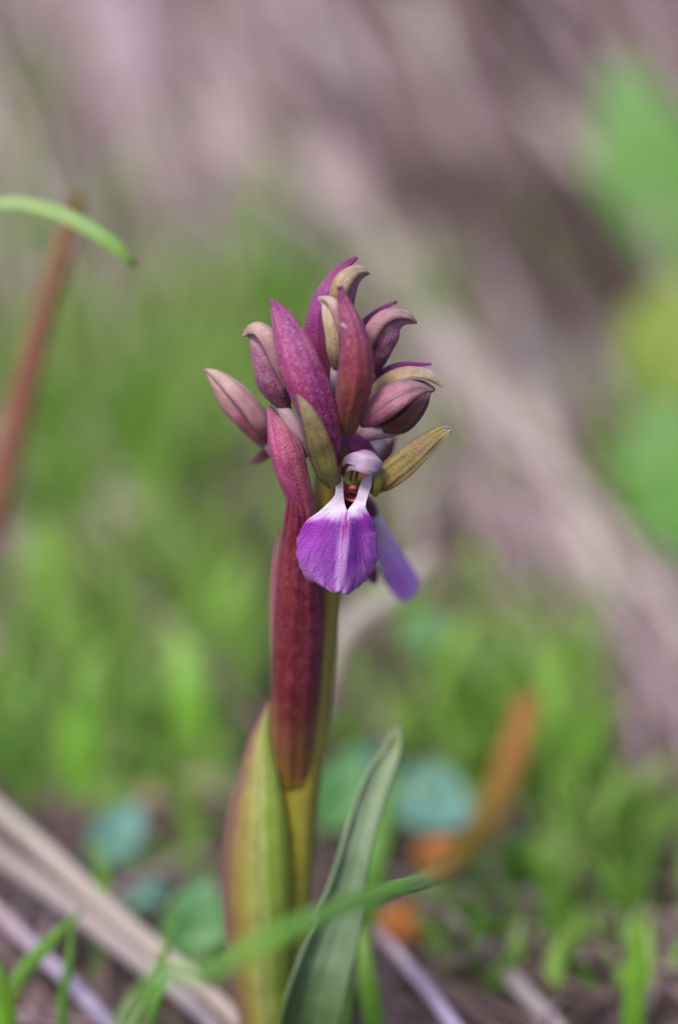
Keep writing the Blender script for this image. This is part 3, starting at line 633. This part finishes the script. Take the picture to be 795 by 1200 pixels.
B_yellow = blade_mat('yellowing_leaf', [(0, c('#7c9c34')), (.5, c('#8ea43c')), (1, c('#98a850'))], .5, .4, 12, .25)
B_orange = blade_mat('orange_dead_leaf', [(0, c('#a8642c')), (.5, c('#c8782c')), (1, c('#b86a30'))], .55, .3, 14, .35)

GB = 'single grass blades around the orchid'; GS = 'dry stalks lying on the ground'; GL = 'small round-leaved seedlings'
blade('grass_blade', 'pale green grass blade arching in from the left edge above the buds', 'grass blade',
      [(-190, 1180, 10), (-200, 800, 14), (-150, 420, 22), (-70, 275, 30), (0, 240, 34), (55, 246, 34), (105, 268, 33), (140, 293, 32), (158, 312, 32)], [13, 12, 11, 10.5, 10, 10, 10, 8.5, 2], B_fresh, face(.1, .5), 40, GB)
blade('dry_leaf', 'reddish brown withered blade standing upright at the left edge', 'dry leaf',
      [(-85, 900, 82), (-45, 740, 80), (-5, 590, 78), (25, 470, 76), (55, 355, 74), (78, 280, 73), (92, 226, 72)], [13, 14, 15, 14, 12.5, 11, 7], B_red, face(.2), 35)
blade('grass_blade', 'long grass blade crossing before the stem, green below and withered orange at its tip', 'grass blade',
      [(20, 1300, -84), (150, 1197, -82), (225, 1152, -80), (300, 1108, -76), (380, 1071, -66), (450, 1046, -42), (510, 1026, 4), (556, 985, 42), (592, 915, 66), (622, 815, 82)], [8, 8, 8.5, 9.5, 10.5, 11.5, 13, 17, 19, 14], B_wither, face(.1, .6), 35, GB)
blade('grass_blade', 'short grass blade at lower left, yellow at its foot, leaning right', 'grass blade', [(-25, 1225, 2), (15, 1160, 6), (55, 1108, 8), (97, 1066, 9)], [6, 8, 8, 1], B_ytip, face(.2, .2), 30, GB)
blade('grass_blade', 'thin dark grass blade rising below the short yellow-footed blade', 'grass blade', [(70, 1240, 2), (74, 1180, 3), (80, 1130, 4), (86, 1084, 6)], [5, 6, 5, 1], B_deep, face(.4), 30, GB)
blade('grass_blade', 'bright green grass blade cut by the lower left corner', 'grass blade', [(14, 1260, -8), (8, 1200, -8), (0, 1150, -8), (-10, 1098, -8)], [12, 12, 9, 1], B_green, face(.3), 30, GB)
blade('grass_blade', 'bright narrow grass blade standing at the lower right edge', 'grass blade', [(738, 1260, 10), (742, 1200, 10), (746, 1130, 10), (747, 1072, 10)], [13, 13, 11.5, 3], B_green, face(-.2), 30, GB)
blade('grass_blade', 'green grass blade right beside the grey-green leaf at the bottom edge', 'grass blade', [(444, 1265, 2), (438, 1200, 3), (430, 1140, 5), (424, 1085, 8)], [12, 12, 10, 2], B_green, face(.2), 30, GB)
blade('grass_blade', 'dark thin grass blade between the grey-green leaf and the bright one', 'grass blade', [(398, 1255, 2), (402, 1190, 4), (406, 1130, 7), (412, 1060, 12)], [7, 8, 7, 2], B_deep, face(.1), 30, GB)
blade('grass_blade', 'green grass blade rising behind the tip of the grey-green leaf', 'grass blade', [(425, 1090, 34), (436, 1030, 36), (448, 970, 40), (458, 905, 44)], [12, 14, 12, 3], B_deep, face(.1), 30, GB)
blade('grass_blade', 'small grass blade leaning over the thick pale straw at lower left', 'grass blade', [(165, 1235, 4), (178, 1190, 4), (190, 1130, 6), (208, 1065, 8)], [5, 6, 5, 1], B_deep, face(.4), 30, GB)
blade('grass_blade', 'green grass blade left of the stem foot, half behind the pale straw', 'grass blade', [(118, 1150, 30), (120, 1090, 31), (122, 1030, 33), (108, 985, 35)], [8, 9, 8, 2], B_deep, face(.2), 30, GB)
blade('grass_blade', 'broad blurred green blade standing upright right of the orange tip', 'grass blade', [(664, 1000, 84), (660, 930, 88), (654, 850, 92), (648, 765, 96)], [24, 30, 27, 8], B_green, face(), 25, GB)
blade('grass_blade', 'second blurred green blade, shorter, right of the broad upright one', 'grass blade', [(690, 985, 86), (692, 940, 88), (700, 880, 92), (704, 835, 94)], [14, 17, 15, 4], B_deep, face(-.2), 25, GB)
for k, (x, y0, y1, dep, h, m, lab) in enumerate([
        (95, 930, 760, 96, 26, B_green, 'broad blurred green blade left of the stem, above the teal leaf'),
        (225, 880, 735, 105, 26, B_green, 'broad blurred green blade just left of the crimson sheath'),
        (20, 920, 790, 100, 18, B_deep, 'dark blurred blade near the left edge below mid height'),
        (170, 905, 770, 110, 16, B_deep, 'dark blurred blade between the two broad green ones at left'),
        (265, 830, 650, 130, 20, B_green, 'tall blurred green blade close behind the orchid at left'),
        (60, 800, 600, 140, 22, B_green, 'blurred green blade standing below the russet withered blade'),
        (530, 860, 715, 112, 16, B_green, 'blurred green blade right of the second violet flower'),
        (585, 870, 745, 118, 15, B_deep, 'dark blurred blade left of the broad upright one at right')]):
    lean = (-1)**k*14
    blade('grass_blade', lab, 'grass blade', [(x, y0+12, dep-6), (x+lean*.1, y0-(y0-y1)*.35, dep-3), (x+lean*.5, y0-(y0-y1)*.7, dep), (x+lean*1.6, y1, dep+4)], [h*.8, h, h*.85, h*.15], m, face(.1*lean/14), 25, GB, seed=k)
# straws
stalk('straw', 'thick pale straw slanting down from the left edge towards the stem foot', 'straw', [(350, 1262, -2), (280, 1198, 8), (205, 1130, 20), (130, 1068, 30), (60, 1004, 38), (-5, 948, 45), (-90, 880, 54)], [8, 10, 11, 11.5, 11.5, 11, 10], B_straw, GS)
stalk('straw', 'grey straw lying parallel below the thick pale straw', 'straw', [(290, 1225, 8), (220, 1172, 16), (140, 1108, 26), (60, 1045, 36), (-5, 1000, 44), (-80, 950, 52)], [8, 10, 11.5, 12, 12, 10], B_grey, GS)
stalk('straw', 'shorter grey mauve straw at lower left, lowest of the three', 'straw', [(170, 1240, 6), (110, 1180, 12), (40, 1110, 20), (-20, 1052, 28)], [8, 9, 9, 8], B_mauve, GS)
stalk('straw', 'mauve straw running down right from the foot of the grey-green leaf', 'straw', [(575, 1262, 2), (535, 1205, 6), (485, 1140, 14), (440, 1086, 22)], [8, 8.5, 8, 6], B_mauve, GS)
stalk('straw', 'pale straw behind the stem just below the violet flowers', 'straw', [(330, 830, 74), (392, 762, 80), (452, 702, 86), (500, 652, 92)], [11, 13, 13, 9], B_straw, GS)
stalk('straw', 'tan straw lying at lower right pointing to the bottom edge', 'straw', [(780, 1235, 8), (700, 1170, 24), (630, 1122, 36), (560, 1080, 48)], [8, 9, 8.5, 7], B_tan, GS)
stalk('straw', 'mauve straw lying below the tan straw at lower right', 'straw', [(700, 1258, 4), (640, 1190, 14), (585, 1130, 28), (530, 1070, 42)], [9, 11, 10, 8], B_grey, GS)
stalk('straw', 'blurred pale straw lying level right of the second violet flower', 'straw', [(790, 790, 138), (700, 750, 142), (600, 712, 150), (500, 688, 156)], [6, 7, 7, 6], B_straw, GS)
far = [(600, 150, 790, 420, 3.2, B_straw, 'long pale stalk on the bank, ending left of the broad leaf at upper right'), (470, 200, 640, 560, 3.0, B_straw, 'long pale stalk on the bank up right of the top bud'),
       (330, 20, 470, 270, 3.2, B_grey, 'grey stalk on the bank, top centre'), (420, -20, 560, 240, 3.0, B_straw, 'pale stalk on the bank touching the top edge right of centre'),
       (200, 60, 330, 330, 2.6, B_grey, 'grey stalk on the bank up left of the buds'), (560, 470, 740, 800, 3.2, B_straw, 'long pale stalk on the bank right of the open flower'),
       (640, 430, 800, 700, 2.8, B_grey, 'grey stalk on the bank by the right edge'), (540, 330, 690, 620, 2.8, B_mauve, 'mauve stalk on the bank right of the buds'),
       (660, -10, 800, 200, 2.8, B_grey, 'grey stalk in the upper right corner'), (90, -20, 210, 240, 2.8, B_mauve, 'mauve stalk on the bank near the upper left corner'),
       (690, 560, 800, 790, 2.8, B_straw, 'short pale stalk at the right edge below the green clump')]
for k, (x0, y0, x1, y1, h, m, lab) in enumerate(far):
    a, b = G(x0, y0), G(x1, y1); P = []
    for q in np.linspace(-.12, 1.06, 8):
        p = a+(b-a)*q; p[2] = ground_z(p[0], p[1])+5+12*math.sin(max(0, min(1, q))*math.pi)+2*math.sin(q*9+k); P.append(p)
    v, f, uv = tube_data(P, [h*.8]*3+[h*.75]*3+[h*.6]*2, 8, 24, .6, face(), .1, k)
    tag(add_mesh('straw', v, f, uv, m, loc=P[0]), lab, 'straw', GS)
# seedlings: a round leaf on a thin stalk
def seedling(label, px, py, y, L, Wd, mat, d=(1, 0), facing=(0, -.55, .85), cup=-20, cat='seedling', name='seedling', roundness=1.0, group=GL):
    """d: heading of the leaf in the photograph plane (x right, y up)"""
    m = W(px, py, y); sc = PX*np.dot(m-CAM, FW)/DIST; Lm, Wm = L*sc, Wd*sc
    f = nrm(np.asarray(facing, float)); d3 = np.array([1, 0, 0])*d[0]+UP*d[1]; d3 = nrm(d3-f*np.dot(d3, f))
    n = 12; P = [m+d3*Lm*(2*k/(n-1)-1)+f*(-.10*Lm*(2*k/(n-1)-1)**2) for k in range(n)]
    h = [Wm*max(.03, math.sin(math.pi*(k/(n-1))**.85))**.8*(1+.22*mnoise.noise(Vector((px*.37+k*.9, py*.11, 0)))) for k in range(n)]
    gz = ground_z(m[0], m[1]+3); foot = V(P[0][0]*.8+m[0]*.2, m[1]+3, gz-1)
    e = bpy.data.objects.new(name, None); COL.objects.link(e); e.location = foot*MM; e.empty_display_size = .005; tag(e, label, cat, group)
    v, fc, uv = shell_data(P, h, f, cup, nu=16, nv=34, wob=.9, seed=px*.1, keel=-.07, ribs=.12, nr=3); o = add_mesh('leaf', v, fc, uv, mat, e, loc=P[0]); solid(o, .3, 0.)
    Q = [foot, foot*.5+P[0]*.5+V(0, 1, 1.5), P[0], P[1]]
    v, fc, uv = tube_data(Q, [.55, .5, .45, .3], 8, 14); add_mesh('stalk', v, fc, uv, B_teal, e, loc=foot)
    return e
seedling('large blue-green oval leaf right of the hooked grey-green leaf', 507, 936, 72, 54, 43, B_blue, (.85, -.5), (-.1, -.75, .65))
seedling('green leaf glimpsed between the stem and the grey-green leaf', 402, 925, 60, 55, 34, B_teal, (.35, .9), (.1, -.9, .4))
seedling('blurred teal leaf at lower left above the pale straw', 138, 978, 66, 48, 30, B_blue, (.5, .8), (.1, -.7, .7))
seedling('green leaf low on the left of the stem foot beside the lower sheath', 228, 1085, 34, 62, 40, B_teal, (.25, .95), (.1, -.9, .4))
seedling('dull teal leaf below the orange tip at right', 588, 1042, 58, 42, 30, B_blue, (.8, .2), (0, -.7, .7))
seedling('pale blue-green leaf behind the hooked tip of the grey-green leaf', 440, 893, 92, 26, 24, B_blue, (.7, .5), (0, -.7, .7))
seedling('lime green leaf right of the orange tip', 618, 1000, 62, 40, 26, B_lime, (.9, .3), (0, -.6, .8))
seedling('lime leaf farther right, beside the upright blurred blades', 690, 985, 70, 30, 24, B_lime, (.8, -.3), (0, -.6, .8))
seedling('far pale teal leaf below the second violet flower', 495, 740, 118, 30, 22, B_teal, (.3, .9), (0, -.8, .5))
seedling('far blurred green leaf level with the sheath, right of the stem', 590, 780, 120, 40, 30, B_teal, (.7, .6), (0, -.7, .7))
seedling('small bluish leaf at lower left behind the stem foot', 170, 1050, 46, 34, 14, B_blue, (.85, .45), (0, -.8, .5))
# orange dead leaf pieces
seedling('orange dead leaf under the blue-green oval leaf', 520, 998, 52, 40, 22, B_orange, (.9, .1), (0, -.7, .7), 30, 'dead leaf', 'dead_leaf', group='orange dead leaves')
seedling('orange dead leaf lower down, beside the mauve straw', 470, 1082, 34, 30, 26, B_orange, (.5, .8), (0, -.8, .5), 30, 'dead leaf', 'dead_leaf', group='orange dead leaves')
seedling('brown dead leaf at left behind the lower sheath', 215, 922, 92, 66, 15, B_tan, (.95, .2), (0, -.7, .7), 25, 'dead leaf', 'dead_leaf', group='brown dead leaves')
# broad leaves on the bank at the right
seedling('broad bright green leaf in the upper right, far behind', 765, 205, 252, 150, 72, B_broad, (-.3, .95), (-.2, -.9, .3), -15, 'broad leaf', 'broad_leaf', group='broad leaves at the right edge')
seedling('yellowing broad leaf at the right edge below the bright one', 785, 405, 192, 95, 62, B_yellow, (.15, .95), (-.2, -.9, .4), -15, 'broad leaf', 'broad_leaf', group='broad leaves at the right edge')
seedling('vivid green leaf at the right edge below the yellowing one', 790, 560, 150, 100, 62, B_broad, (-.2, .95), (-.2, -.9, .3), -15, 'broad leaf', 'broad_leaf', group='broad leaves at the right edge')
